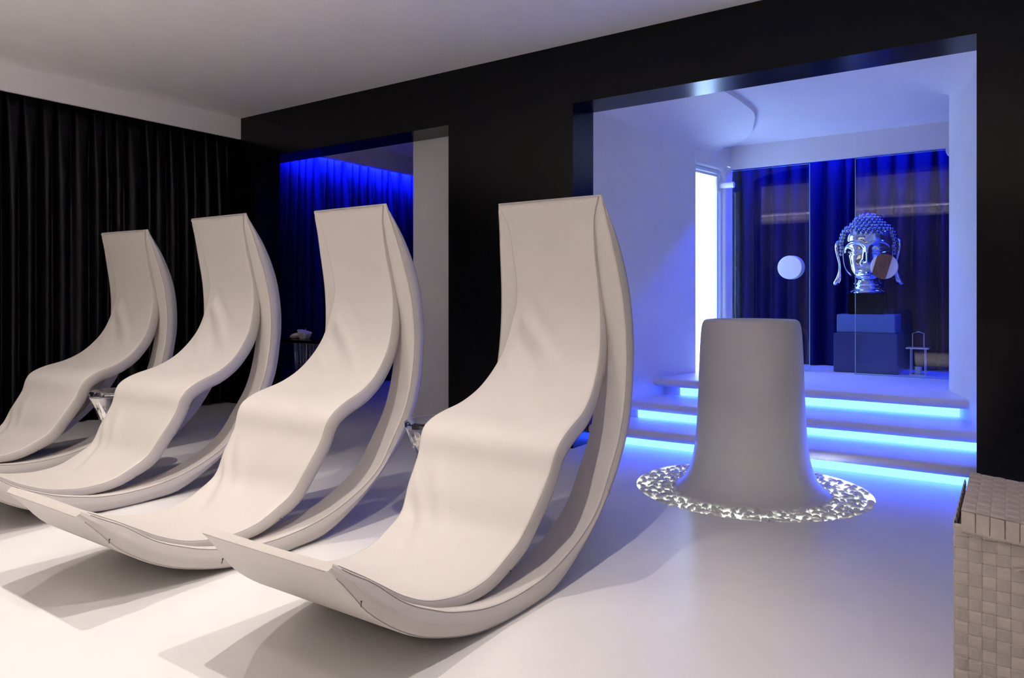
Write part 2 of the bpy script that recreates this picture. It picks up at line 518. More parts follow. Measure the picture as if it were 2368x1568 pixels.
curtain('curtain', 'long black satin curtain covering the left wall of the lounge', (-6.26, -1.4), (-6.26, 4.22), .015, 2.60, (1, 0), 'curtain', 3)
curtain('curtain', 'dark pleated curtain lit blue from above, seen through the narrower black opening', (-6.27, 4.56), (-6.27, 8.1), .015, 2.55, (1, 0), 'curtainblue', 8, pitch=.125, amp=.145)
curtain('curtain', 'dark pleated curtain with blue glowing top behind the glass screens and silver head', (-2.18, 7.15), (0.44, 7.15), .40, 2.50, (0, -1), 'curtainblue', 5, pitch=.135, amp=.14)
tag(obj('led_strip', MB().rbox(-6.10, -6.05, 4.60, 8.0, 2.60, 2.625, .006), 'cove2'), 'blue light strip behind the soffit in the room past the narrower opening', 'light strip')
tag(obj('led_strip', MB().rbox(-2.15, .40, 6.90, 6.94, 2.52, 2.545, .006), 'cove'), 'blue light strip above the curtain behind the glass screens', 'light strip')

tag(obj('led_strip', MB().rbox(XL + .2, XR - .2, YF + .05, YF + .09, 2.557, 2.569, .004), 'uplight'), 'warm cove light strip on the ledge behind the camera', 'light strip')

# ------------------------------------------------------------------ loungers
IN = [(2.603, 1.412), (2.646, 1.244), (2.695, 1.018), (2.705, 0.826), (2.679, 0.64), (2.618, 0.462), (2.517, 0.32), (2.433, 0.22), (2.305, 0.145), (2.123, 0.087), (1.927, 0.068), (1.758, 0.079), (1.613, 0.115), (1.547, 0.14), (1.428, 0.2), (1.324, 0.283), (1.262, 0.322), (1.206, 0.36)]
OUTP = [(2.61, 1.411), (2.705, 1.247), (2.767, 1.057), (2.783, 0.862), (2.767, 0.709), (2.707, 0.485), (2.584, 0.307), (2.449, 0.188), (2.315, 0.096), (2.124, 0.011), (1.983, 0.0), (1.84, 0.001), (1.682, 0.019), (1.506, 0.073), (1.396, 0.131), (1.298, 0.209), (1.24, 0.282), (1.188, 0.345)]
# seat pad: y, z, half width
PAD = [(2.596, 1.404, 0.244), (2.620, 1.322, 0.213), (2.648, 1.18, 0.203), (2.678, 1.018, 0.207), (2.664, 0.903, 0.222), (2.609, 0.754, 0.243), (2.507, 0.638, 0.266), (2.398, 0.575, 0.287), (2.258, 0.535, 0.309), (2.186, 0.5, 0.315), (2.155, 0.459, 0.31), (2.13, 0.393, 0.302), (2.062, 0.294, 0.29), (2.004, 0.2085, 0.272), (1.928, 0.165, 0.266), (1.84, 0.13, 0.264), (1.735, 0.121, 0.264), (1.645, 0.131, 0.264), (1.544, 0.157, 0.264), (1.451, 0.202, 0.263), (1.381, 0.248, 0.262), (1.31, 0.296, 0.259), (1.225, 0.349, 0.255)]
NS = 84
IN_S, OUT_S, PAD_S = spline(IN, NS), spline(OUTP, NS), spline(PAD, 120)
CY = 1.9
def halfw(u):
    return .3341 - (.0818 if u < .5 else .0726) * (2 * abs(u - .5)) ** 2.76
def holew(u):
    return .175 + .02 * math.sin(math.pi * u)
def lounger(label, X, dy, th, ya, sc, seed):
    rnd = random.Random(seed)
    c, s_ = math.cos(th), math.sin(th)
    def base(y, z):
        yy = (y - CY) * sc; z = z * sc
        return yy * c - z * s_, yy * s_ + z * c
    zmin = min(base(*p)[1] for p in OUT_S)
    def T(x, y, z):
        a, b = base(y, z); x = x * sc
        return (X + x * math.cos(ya) - a * math.sin(ya), CY + dy + x * math.sin(ya) + a * math.cos(ya), b - zmin)
    root = thing('lounger', label, 'lounge chair', (X, CY + dy, 0), 'white leatherette crescent loungers in a row')
    # --- crescent shell, widest in the middle
    R = []; edge_in = {0: [], 1: []}; edge_out = {0: [], 1: []}
    for i in range(NS):
        I, O = Vector((0, *IN_S[i])), Vector((0, *OUT_S[i]))
        d = O - I; th_ = d.length
        if th_ < .013:
            d = Vector((0, .012, .004)) if i < NS / 2 else Vector((0, -.014, -.012))
            O = I + d; th_ = d.length
        d = d / th_
        u = i / (NS - 1); W = halfw(u)
        cr = min(.016, th_ * .4)
        ring = []
        hh = holew(u)
        xs_ = [lerp(-W + cr, -hh, k / 3) for k in range(4)] + [-hh * .33, hh * .33] + [lerp(hh, W - cr, k / 3) for k in range(4)]
        for x in xs_:                       # front face, softly dished
            dish = .008 * (1 - (x / W) ** 2)
            ring.append(I + d * dish * min(1, th_ / .05) + Vector((x, 0, 0)))
        for k in range(1, 4):
            a = math.pi / 2 * k / 4
            ring.append(I + d * cr * (1 - math.cos(a)) + Vector((W - cr + cr * math.sin(a), 0, 0)))
        bulge = .006 * min(1, th_ / .06)
        # leatherette puckers beside the zip ends near the foot
        puck = .010 * math.exp(-((u - .935) / .012) ** 2) - .006 * math.exp(-((u - .955) / .010) ** 2)
        for k in range(5):
            t = k / 4
            ring.append(I + d * lerp(cr, th_ - cr, t) + Vector((W + (bulge + puck) * math.sin(math.pi * t), 0, 0)))
        for k in range(1, 4):
            a = math.pi / 2 * k / 4
            ring.append(I + d * (th_ - cr + cr * math.sin(a)) + Vector((W - cr + cr * math.cos(a), 0, 0)))
        for x in reversed(xs_):
            ring.append(O + Vector((x, 0, 0)))
        for k in range(1, 4):
            a = math.pi / 2 * k / 4
            ring.append(I + d * (th_ - cr + cr * math.cos(a)) + Vector((-W + cr - cr * math.sin(a), 0, 0)))
        for k in range(5):
            t = 1 - k / 4
            ring.append(I + d * lerp(cr, th_ - cr, t) + Vector((-W - bulge * math.sin(math.pi * t), 0, 0)))
        for k in range(1, 4):
            a = math.pi / 2 * k / 4
            ring.append(I + d * cr * (1 - math.sin(a)) + Vector((-W + cr - cr * math.cos(a), 0, 0)))
        R.append([T(*p) for p in ring])
        e = cr * .25
        for sd, x in ((0, W - e), (1, -W + e)):
            edge_in[sd].append(T(*(I + d * e + Vector((x, 0, 0)))))
            edge_out[sd].append(T(*(O - d * e + Vector((x, 0, 0)))))
    mb = MB()
    n_ = len(R[0])
    for r_ in R: mb.v += r_
    bf0 = 10 + 3 + 5 + 3                 # first index of the back face (runs right to left)
    i0, i1 = int(NS * .235), int(NS * .70)
    for i in range(NS - 1):
        for j in range(n_):
            inside = i0 <= i < i1
            if inside and (3 <= j < 6 or bf0 + 3 <= j < bf0 + 6): continue
            mb.f.append((i * n_ + j, i * n_ + (j + 1) % n_, (i + 1) * n_ + (j + 1) % n_, (i + 1) * n_ + j))
        if i0 <= i < i1:
            for a_, b_ in ((3, bf0 + 6), (bf0 + 3, 6)):
                mb.f.append((i * n_ + a_, i * n_ + b_, (i + 1) * n_ + b_, (i + 1) * n_ + a_))
    for i, fl in ((i0, False), (i1, True)):
        for k in range(3):
            q_ = (i * n_ + 3 + k, i * n_ + 4 + k, i * n_ + bf0 + 5 - k, i * n_ + bf0 + 6 - k)
            mb.f.append(tuple(reversed(q_)) if fl else q_)
    mb.f.append(tuple(reversed(range(n_)))); mb.f.append(tuple((NS - 1) * n_ + j for j in range(n_)))
    shell = obj('shell', mb, 'leather', root, smooth=True, angle=55)
    mb = MB()
    for sd in (0, 1):
        mb.tube(edge_in[sd][1:-1], .0011, 5); mb.tube(edge_out[sd][1:-1], .0011, 5)
    # seams along the foot and head edges
    wf, wh = halfw(1) - .012, halfw(0) - .012
    mb.tube([T(lerp(-wf, wf, k / 6), OUT_S[-1][0] - .001, OUT_S[-1][1] - .001) for k in range(7)], .0011, 5)
    mb.tube([T(lerp(-wh, wh, k / 6), OUT_S[0][0] + .010, OUT_S[0][1] + .001) for k in range(7)], .0011, 5)
    # the closing seam across the side band low on the back
    j = int(NS * .46)
    A, B = IN_S[j], OUT_S[j]
    mb.tube([T(halfw(.46) + .0055, lerp(A[0], B[0], t), lerp(A[1], B[1], t)) for t in (.1, .5, .9)], .0010, 5)
    obj('piping', mb, 'piping', shell, smooth=True, origin=ORG[root.name])
    # --- S-shaped seat pad that leaves the shell behind the shoulders and meets it again at the calves
    NP = len(PAD_S); NX = 34
    folds = []
    def fold(a, b, amp, wd): folds.append((Vector(a), Vector(b), amp, wd))
    j1 = rnd.uniform(-.015, .015)
    # (across 0 = left edge .. 1 = right edge, along 0 = head .. 1 = foot)
    fold((0.0, .585 + j1), (0.34, .70), .015, .020); fold((0.02, .62 + j1), (0.30, .735), -.013, .017)
    fold((0.0, .555), (0.22, .66), -.010, .015); fold((0.20, .585 + j1), (0.46, .70), .008, .024)
    fold((0.14, .225 + j1), (0.78, .340 + j1), .016, .015); fold((0.10, .258 + j1), (0.60, .345), -.014, .014)
    fold((0.20, .190), (0.70, .285), -.009, .015); fold((0.05, .30 + j1), (0.40, .36), .008, .014)
    R = []; lt = []; rt = []; lb = []; rb = []
    for i in range(NP):
        u = i / (NP - 1)
        y_, z_, hp = PAD_S[i]
        p = Vector((0, y_, z_))
        a, b = Vector((0, *PAD_S[max(0, i - 1)][:2])), Vector((0, *PAD_S[min(NP - 1, i + 1)][:2]))
        t = (b - a).normalized()
        nv = Vector((0, -t.z, t.y))
        if nv.y < 0 and u < .3: nv = -nv
        if nv.z > 0 and u >= .3: nv = -nv
        thick = interp([(0, .008), (.10, .018), (.18, .030), (.24, .055), (.30, .062), (.64, .060), (.72, .045), (.80, .030), (1, .008)], u)
        x0, x1 = -hp, hp
        cr = min(.013, thick * .35)
        ring = []
        for k in range(NX + 1):
            q_ = k / NX; x = lerp(x0 + cr, x1 - cr, q_)
            h = 0
            for A, B, amp, wd in folds:
                ab = B - A; pt = Vector((q_, u)); tt = max(0, min(1, (pt - A).dot(ab) / ab.dot(ab)))
                dd = (pt - (A + ab * tt))
                dist = math.hypot(dd.x * .35, dd.y)
                h += amp * math.exp(-(dist / wd) ** 2) * (1 - .75 * tt)
            h *= min(1, q_ / .10) ** 1.5 * .9 + .1
            crown = -.006 * math.sin(math.pi * q_) if u > .1 else 0
            ring.append(p - nv * (h + crown) + Vector((x, 0, 0)))
        for k in range(1, 4):
            a_ = math.pi / 2 * k / 4
            ring.append(p + nv * cr * (1 - math.cos(a_)) + Vector((x1 - cr + cr * math.sin(a_), 0, 0)))
        for k in range(4):
            tt = k / 3
            ring.append(p + nv * lerp(cr, thick, tt) + Vector((x1 + .004 * math.sin(math.pi * tt) * (1 if thick > .04 else 0), 0, 0)))
        for k in range(4):
            ring.append(p + nv * thick + Vector((lerp(x1 - .004, x0 + .004, k / 3), 0, 0)))
        for k in range(4):
            tt = 1 - k / 3
            ring.append(p + nv * lerp(cr, thick, tt) + Vector((x0 - .004 * math.sin(math.pi * tt) * (1 if thick > .04 else 0), 0, 0)))
        for k in range(1, 4):
            a_ = math.pi / 2 * k / 4
            ring.append(p + nv * cr * (1 - math.sin(a_)) + Vector((x0 + cr - cr * math.cos(a_), 0, 0)))
        R.append([T(*q2) for q2 in ring])
        e = cr * .3
        rt.append(T(*(p + nv * e + Vector((x1 - e, 0, 0))))); lt.append(T(*(p + nv * e + Vector((x0 + e, 0, 0)))))
        rb.append(T(*(p + nv * thick + Vector((x1, 0, 0))))); lb.append(T(*(p + nv * thick + Vector((x0, 0, 0)))))
    pad = obj('seat_pad', MB().rings(R, cap=True), 'leather', root, smooth=True)
    mb = MB().tube(rt, .0010, 5).tube(lt, .0010, 5)
    k0, k1 = int(NP * .24), int(NP * .70)
    mb.tube(rb[k0:k1], .0014, 5).tube(lb[k0:k1], .0014, 5)
    obj('piping', mb, 'piping', pad, smooth=True, origin=ORG[root.name])
    # zip pulls: at the foot of the shell on both sides and at the end of the pad's zip
    def zippull(pt, dirv, parent):
        p = Vector(pt); d = Vector(dirv).normalized()
        mb = MB().tube([p, p + d * .004], .0022, 6)
        mb.tube([p + d * .003, p + d * .009, p + d * .015], .0013, 5)
        z_ = obj('zip_pull', mb, 'zip', parent, origin=ORG[root.name]); z_['label'] = 'small dark metal zip pull'
    zi = int(NS * .945); zp = OUT_S[zi]; zw = halfw(zi / (NS - 1))
    zippull(T(zw + .003, zp[0] + .004, zp[1] + .012), (.1, -.2, -1), shell)
    zippull(T(-zw - .003, zp[0], zp[1] + .004), (-.1, -.2, -1), shell)
    zippull(rb[k1 - 3], (.5, -.5, .1), pad)
    return root
lounger('cream lounger in the front right, nearest the stone basin', -1.609, 0, 0, 0, 1.0, 1)
lounger('cream lounger second nearest the basin, its whole pointed foot in view at lower left', -2.6773, -.0584, .0452, -.0091, .998, 2)
lounger('cream lounger third from the basin, its foot cut by the left edge', -3.8362, -.0291, .0333, .0136, 1.031, 3)
lounger('cream lounger farthest from the basin, next to the black curtain', -4.9234, -.0354, -.0017, .0744, 1.0295, 4)

# ------------------------------------------------------------------ basin on its bed of pebbles
b = thing('wash_basin', 'tall white flared pedestal basin rising from a ring of lit pebbles', 'basin', (*BC, -.07))
prof = [(.30, -.072), (.398, -.070), (.400, -.015), (.385, .003), (.366, .014), (.350, .030), (.333, .055), (.318, .085), (.306, .119), (.296, .155), (.288, .200), (.282, .25), (.277, .31), (.271, .42), (.266, .53), (.263, .62), (.260, .70), (.2565, .77), (.253, .82), (.249, .853), (.243, .874), (.234, .886), (.222, .890), (.212, .886), (.206, .872)]
def dense(p, n): return spline(p, n)
obj('pedestal', MB().lathe([(r, z) for r, z in dense(prof, 80)], BC, 72), 'basin', b, smooth=True)
prof2 = [(.206, .873), (.200, .84), (.190, .76), (.165, .70), (.11, .668), (.04, .66), (.0015, .659)]
obj('bowl', MB().lathe(dense(prof2, 24), BC, 72), 'basindark', b, smooth=True)
# light under the pebbles
tag(obj('light_ring', MB().lathe([(.395, -.068), (.585, -.068), (.585, -.058), (.395, -.058)], BC, 72), 'ring'), 'glowing white ring light under the pebbles around the basin', 'light')

rnd = random.Random(11)
def pebble_mesh(k):
    r = random.Random(100 + k)
    mb = MB().ball((0, 0, 0), (1, 1, 1), 10, 7)
    ax = (r.uniform(.95, 1.35), r.uniform(.75, 1.0), r.uniform(.55, .8))
    off = Vector((r.uniform(0, 50), r.uniform(0, 50), 0))
    vv = []
    for p in mb.v:
        q_ = Vector(p); nn = 1 + .28 * noise.noise(q_ * .9 + off)
        vv.append((p[0] * ax[0] * nn, p[1] * ax[1] * nn, p[2] * ax[2] * nn))
    me = bpy.data.meshes.new('pebble')
    me.from_pydata(vv, [], mb.f); me.materials.append(M['pebble'])
    me.polygons.foreach_set('use_smooth', [True] * len(me.polygons)); me.update()
    return me
PM = [pebble_mesh(k) for k in range(8)]
spots = []
tries = 0
for layer, zc, target in ((0, -.036, 460), (1, -.012, 470)):
    cur = []
    tries = 0
    while len(cur) < target and tries < 30000:
        tries += 1
        rr = math.sqrt(rnd.uniform((.390) ** 2, (.580) ** 2)); a = rnd.uniform(0, 2 * math.pi)
        x, y = BC[0] + rr * math.cos(a), BC[1] + rr * math.sin(a)
        # thin patch on the far right where the light shows through
        if layer == 1 and .15 < a < 1.15 and rnd.random() < .75: continue
        if layer == 0 and .25 < a < 1.05 and rr > .47 and rnd.random() < .7: continue
        sz = rnd.uniform(.0135, .0205)
        mind = .74
        if all((x - q_[0]) ** 2 + (y - q_[1]) ** 2 > ((sz + q_[3]) * mind) ** 2 for q_ in cur):
            cur.append((x, y, zc + rnd.uniform(-.004, .006), sz))
    spots += cur
# what shows: top layer first, nearest to the camera
def shown(p):
    front = (p[0] - BC[0]) * .5659 - (p[1] - BC[1]) * .8245      # >0: towards the camera
    return (1.0 if p[2] > -.02 else 0.0) * 1.0 + front
spots.sort(key=shown, reverse=True)
rest = MB()
for i, (x, y, z, sz) in enumerate(spots):
    me = PM[rnd.randrange(8)]
    rot = Matrix.Rotation(rnd.uniform(0, 6.28), 4, 'Z') @ Matrix.Rotation(rnd.uniform(-.45, .45), 4, 'X') @ Matrix.Rotation(rnd.uniform(-.4, .4), 4, 'Y')
    if i < 300:
        o = bpy.data.objects.new('pebble', me)
        COL.objects.link(o)
        o.matrix_world = Matrix.Translation((x * S, y * S, z * S)) @ rot @ Matrix.Scale(sz * S, 4)
        tag(o, 'small rounded white pebble in the lit ring around the basin', 'pebble', 'white pebbles around the basin')
    else:
        mx = Matrix.Translation((x, y, z)) @ rot @ Matrix.Scale(sz, 4)
        rest.add([tuple(mx @ v.co) for v in me.vertices], [tuple(p.vertices) for p in me.polygons])
o = obj('pebble_bed', rest, 'pebble', smooth=True)
tag(o, 'loose white pebbles filling the deeper part of the lit ring', 'pebbles'); o['kind'] = 'stuff'

# ------------------------------------------------------------------ glass screens with round handles
def disc(mb, c, r, y0, y1, n=40, bev=.004):
    prof = [(r - bev, y0), (r, y0 + bev), (r, y1 - bev), (r - bev, y1)]
    R = [[(c[0] + rr * math.cos(2 * math.pi * k / n), yy, c[1] + rr * math.sin(2 * math.pi * k / n)) for k in range(n)] for rr, yy in prof]
    return mb.rings(R, cap=True)
def screen(label, x0, x1, y, z0, z1, edge_x):
    root = thing('glass_screen', label, 'glass panel', ((x0 + x1) / 2, y, z0))
    obj('pane', MB().box(x0, x1, y, y + .008, z0, z1), 'glass', root)
    e = obj('polished_edge', MB().box(edge_x - .002, edge_x + .002, y - .0006, y + .0086, z0, z1).box(x0, x1, y, y + .008, z1, z1 + .003).box(x0, x1, y, y + .008, z0 - .003, z0), 'edge', root)
    e['label'] = 'cyan polished glass edge'
    return root
g1 = screen('clear glass screen with plain white round handles, beside the lit cabin door', -2.05, -1.40, 6.436, .40, 2.125, -1.40)
g2 = screen('clear glass screen in front of the silver head, with wood-inlaid round handle', -1.043, .40, 6.392, .392, 2.12, -1.043)
# handle positions from the layout
hx, hz = -1.555, 1.262
obj('handle', disc(MB(), (hx, hz), .100, 6.412, 6.434), 'white', g1, smooth=True, angle=40)
obj('handle', disc(MB(), (hx + .012, hz), .100, 6.446, 6.468), 'white', g1, smooth=True, angle=40)
hx2, hz2 = -.832, 1.250
h2 = obj('handle', disc(MB(), (hx2, hz2), .098, 6.368, 6.390), 'white', g2, smooth=True, angle=40)
# slanted wooden inlay following the disc's rim at both ends
mb = MB()
pts = []
aa = math.radians(74); ux, uz = math.cos(aa), math.sin(aa); px_, pz_ = math.sin(aa), -math.cos(aa)
hw, rr = .053, .098; off = -.016
side = []
for k in range(13):
    q_ = lerp(-hw, hw, k / 12) + off
    L = math.sqrt(max(0, rr * rr - q_ * q_))
    side.append((q_, L))
top = [(hx2 + px_ * q_ + ux * L, hz2 + pz_ * q_ + uz * L) for q_, L in side]
bot = [(hx2 + px_ * q_ - ux * L, hz2 + pz_ * q_ - uz * L) for q_, L in reversed(side)]
ringp = top + bot
mb.rings([[(x, 6.367, z) for x, z in ringp], [(x, 6.362, z) for x, z in ringp]], cap=True)
inl = obj('wood_inlay', mb, 'wood', h2, origin=ORG[g2.name]); inl['label'] = 'brown wooden inlay band'
# glass clamp high on the pillar
cl = obj('glass_clamp', MB().tube([(-.372, 6.30, 2.10), (-.372, 6.385, 2.10)], .040, 20), 'white', g2, smooth=True, angle=40)

# ------------------------------------------------------------------ lit cabin door
dr = bpy.data.objects.new('door_1', None); COL.objects.link(dr)
ORG['door_1'] = (-2.2, (D0 + D1) / 2, DZ0); dr.location = [c * S for c in ORG['door_1']]
dr['kind'] = 'structure'; dr['label'] = 'narrow glass cabin door glowing white inside its rounded plaster frame'
def sbox(m, y0, y1, d0, d1, z0, z1):
    """box following the slant of the cabin wall; d = depth behind the wall face"""
    return m.add([(xw(y) - d, y, z) for z in (z0, z1) for (y, d) in ((y0, d0), (y1, d0), (y1, d1), (y0, d1))],
                 [(0, 3, 2, 1), (4, 5, 6, 7), (0, 1, 5, 4), (1, 2, 6, 5), (2, 3, 7, 6), (3, 0, 4, 7)])
f = MB()
sbox(f, D1 - .060, D1 - .036, .030, .060, DZ0, DZ1 - .040)
sbox(f, D1 - .086, D1 - .064, .046, .076, DZ0, DZ1 - .062)
sbox(f, D0 + .036, D1 - .060, .030, .060, DZ1 - .064, DZ1 - .038)
sbox(f, D0 + .036, D1 - .086, .046, .076, DZ1 - .090, DZ1 - .068)
sbox(f, D0 + .036, D0 + .052, .040, .070, DZ0, DZ1 - .06)
obj('door_frame', f, 'frame', dr)
g_ = MB()
sbox(g_, D0 + .052, D1 - .086, .056, .062, DZ0 + .01, DZ1 - .092)
obj('pane', g_, 'doorglass', dr)
hg = obj('hinge', MB().tube([(xw(D1) - .05, D1 - .050, 1.985), (xw(D1) + .075, D1 - .050, 1.985)], .027, 20).rbox(xw(D1) - .085, xw(D1) - .05, D1 - .11, D1 - .07, 1.93, 2.04, .005), 'white', dr, smooth=True, angle=40)
hg['label'] = 'white cylindrical door hinge'
cb = thing('cabin_lamp', 'bright white light panels glowing inside the cabin', 'lamp', (-2.5, 6.2, .39))
obj('end_panel', MB().rbox(-2.90, -2.155, 6.385, 6.405, .39, 2.10, .004), 'doorlight', cb)
obj('side_panel', MB().rbox(-2.935, -2.905, 5.56, 6.38, .39, 2.10, .004), 'doorlight', cb)

# ------------------------------------------------------------------ silver head on its plinth
HX, HY, PXS = -1.005, 6.74, 1 / 277.0
base_z = 1.045
bh = thing('buddha_head', 'mirror-silver sculpted head with beaded hair behind the glass screen', 'sculpture', (HX, HY, base_z))
ROT = math.atan2(-HX, HY) * .9
def place(x, y, z):       # sculpture pixels -> room units (z = 0 at the chin)
    c, s_ = math.cos(ROT), math.sin(ROT)
    x, y = x * PXS, y * PXS
    return (HX + x * c - y * s_, HY + x * s_ + y * c, base_z + 25 * PXS + z * PXS)
AW = [(-3, 8), (0, 18), (5, 29), (12, 38), (22, 45), (35, 50), (50, 53), (65, 54.5), (80, 56), (95, 57), (105, 56.5), (115, 54), (124, 48), (130, 42), (134, 36), (137, 31), (141, 28.5), (147, 25), (152, 19), (155, 12), (157, 1.5)]
BF = [(-3, 10), (0, 34), (5, 44), (12, 49), (22, 51), (35, 52), (50, 53), (65, 54), (80, 56), (95, 57), (105, 56), (115, 52), (124, 46), (130, 40), (134, 35), (137, 31), (141, 28.5), (147, 25), (152, 19), (155, 12), (157, 1.5)]
def gs(v, s_): return math.exp(-(v / s_) ** 2)
def facedisp(x, z):
    ax_ = abs(x); d = 0
    # nose
    if 36 < z < 96:
        t = (88 - z) / 48
        hgt = 3 + 14 * max(0, min(1, t)) ** 1.2
        fade = 1 / (1 + math.exp(-(z - 40) / 1.3)) * (1 / (1 + math.exp((z - 86) / 3)))
        d += hgt * gs(x, 5.2 + 2 * max(0, t)) * fade
    d += 6 * gs(ax_ - 8.5, 4) * gs(z - 43, 4.5)
    # sockets, lids, lid line, brows
    d -= 5.5 * gs(ax_ - 25, 17) * gs(z - 74, 11)
    d += 7.5 * gs(ax_ - 26, 12) * gs(z - 73, 7.5)
    lid = 68 + 0.010 * (ax_ - 26) ** 2
    if ax_ < 46: d -= 3.0 * gs(z - lid, 1.6) * gs(ax_ - 26, 15)
    d += 1.8 * gs(z - (lid - 4), 2.4) * gs(ax_ - 26, 14)
    e = math.hypot((ax_ - 26) / 24, (z - 69) / 22)
    if z > 66: d += 3.4 * gs((e - 1) * 22, 2.6)
    # mouth
    d -= 1.5 * gs(x, 20) * gs(z - 31, 4)
    up = 25 - 2.2 * gs(x, 3)
    d += 5.5 * gs(x, 13) * gs(z - up, 2.8)
    d += 6.0 * gs(x, 11.5) * gs(z - 17, 3.2)
    d -= 3.2 * gs(x, 15) * gs(z - 21.2 - .006 * x * x, 1.3)
    d -= 3 * gs(ax_ - 18, 4) * gs(z - 22, 4)
    d += 4 * gs(x, 12) * gs(z - 6, 7)
    d += 3 * gs(ax_ - 30, 14) * gs(z - 44, 16)
    d += 2.0 * gs(x, 3.2) * gs(z - 97, 3.2)
    return d
R = []
NZ, NF = 150, 144
for i in range(NZ):
    z = lerp(-3, 157, i / (NZ - 1))
    a, bfr = smoothtab(AW, z), smoothtab(BF, z)
    ring = []
    for k in range(NF):
        # more points on the face side
        p = 2 * math.pi * k / NF
        p = p - .35 * math.sin(p)
        x = a * math.sin(p); cp = math.cos(p)
        y = -bfr * cp if cp > 0 else -(bfr * .95) * cp
        if cp > .1: y -= facedisp(x, z) * min(1, (cp - .1) / .35) if z < 112 else 0
        ring.append(place(x, y, z))
    R.append(ring)
obj('face', MB().rings(R, cap=True), 'chrome', bh, smooth=True)
# beaded hair
mb = MB()
z = 66
def bead(x, y, z, r=5.2):
    c = place(x, y, z); mb.ball(c, (r * PXS, r * PXS, r * PXS * .95), 8, 6)
rowi = 0
while z < 156:
    a, bfr = smoothtab(AW, z), smoothtab(BF, z)
    per = 2 * math.pi * (a + bfr) / 2
    nb = max(3, int(per / 9.8))
    for k in range(nb):
        p = 2 * math.pi * (k + .5 * (rowi % 2)) / nb
        fr = abs(((p + math.pi) % (2 * math.pi)) - math.pi)     # 0 = front
        limit = 113 - 3 * math.cos(fr * 2) if fr < .95 else lerp(112, 66, min(1, (fr - .95) / .45))
        if z >= limit:
            cp = math.cos(p)
            bead(a * 1.02 * math.sin(p), -bfr * 1.02 * cp if cp > 0 else -bfr * .97 * cp, z)
    z += 7.6 if z < 134 else 6.6; rowi += 1
bead(0, 0, 157)
hb = obj('hair_beads', mb, 'chromebead', bh, smooth=True); hb['kind'] = 'stuff'; hb['label'] = 'rows of small silver hair beads'
for sd in (-1, 1):
    R = []
    secs = [(101, 60, 2, 2), (99, 62, 8, 5.5), (94, 64.5, 12, 7.5), (84, 66, 13.5, 8), (72, 65, 13, 7.4), (58, 62.5, 11, 6), (44, 60, 9, 4.6), (30, 59.5, 8, 4.8), (18, 61, 8.5, 7), (8, 63, 9, 9.5), (1, 65.5, 8.5, 10.5), (-4, 67.5, 6, 8.5), (-7, 69, 2, 3)]
    for (zz, cx_, dep, thk) in spline(secs, 40):
        ring = []
        for k in range(16):
            a = 2 * math.pi * k / 16
            r = 1 - .35 * max(0, math.cos(2 * a)) * (1 if 15 < zz < 95 else .2) * (1 if abs(math.sin(a)) < .8 else 0) * 0
            groove = -2.2 * gs(math.cos(a), .45) if math.sin(a) < 0 and 10 < zz < 92 else 0
            ring.append(place(sd * (cx_ + thk * math.sin(-a * 1.0) * .9 * 1.0), 6 + dep * math.cos(a) * 1.0 + groove * -1, zz))
        R.append(ring)
    obj('ear', MB().rings(R, cap=True), 'chrome', bh, smooth=True)
nk = [(20, 12), (30, 4), (31, 0), (33, -3), (33, -6), (31, -8), (31, -9), (35, -11), (35, -14), (34, -15.5), (37, -18), (40, -21), (41, -25), (8, -25)]
c0 = place(0, 0, 0)
obj('neck', MB().lathe([(r * PXS, c0[2] + z * PXS) for r, z in nk], (c0[0], c0[1]), 48, cap=True), 'chrome', bh, smooth=True, angle=50)
pl = thing('plinth', 'stepped blue plinth carrying the silver head on a black block', 'plinth', (-1.0, 6.74, .388))
obj('top_block', MB().rbox(-1.14, -.87, 6.63, 6.86, .868, 1.045, .008), 'black', pl)
obj('upper_tier', MB().rbox(-1.215, -.775, 6.57, 6.92, .715, .868, .008), 'plinth', pl)
obj('lower_tier', MB().rbox(-1.235, -.755, 6.54, 6.95, .388, .715, .008), 'plinthdark', pl)

# ------------------------------------------------------------------ crystal side tables
def side_table(label, x, y, h, r, seed):
    root = thing('side_table', label, 'side table', (x, y, 0), 'faceted clear side tables')
    rn = random.Random(seed)
    prof = [(r * .97, h - .035), (r * .72, h - .13), (r * .50, h * .52), (r * .48, h * .45), (r * .62, h * .22), (r * .88, .02), (r * .9, 0)]
    n = 26; R = []
    for j, (rr, z) in enumerate(prof):
        R.append([(x + rr * (1 + rn.uniform(-.03, .03)) * math.cos(2 * math.pi * (k + .5 * (j % 2) + .3 * j) / n), y + rr * (1 + rn.uniform(-.03, .03)) * math.sin(2 * math.pi * (k + .5 * (j % 2) + .3 * j) / n), z) for k in range(n)])
    mb = MB()
    for q_ in R: mb.v += q_
    for j in range(len(R) - 1):
        for k in range(n):
            a, b_, c, d = j * n + k, j * n + (k + 1) % n, (j + 1) * n + (k + 1) % n, (j + 1) * n + k
            mb.f += [(a, d, b_), (b_, d, c)]
    mb.f += [tuple(reversed([(len(R) - 1) * n + k for k in range(n)])), tuple(range(n))]
    mb.f[-1] = tuple(reversed(range(n))); mb.f[-2] = tuple((len(R) - 1) * n + k for k in range(n))
    mb.f = [tuple(reversed(f_)) for f_ in mb.f]
    obj('stem', mb, 'crystal', root)
    R = []
    for (rr, z) in ((r * .9, h - .034), (r, h - .026), (r, h - .010), (r * .93, h)):
        R.append([(x + rr * math.cos(2 * math.pi * k / n), y + rr * math.sin(2 * math.pi * k / n), z) for k in range(n)])
    obj('table_top', MB().rings(R, cap=True), 'crystal', root)
    return root
side_table('clear crystal side table between the two nearest loungers', -2.12, 2.50, .460, .148, 1)
side_table('clear crystal side table between the two loungers by the curtain', -4.36, 2.23, .460, .145, 2)

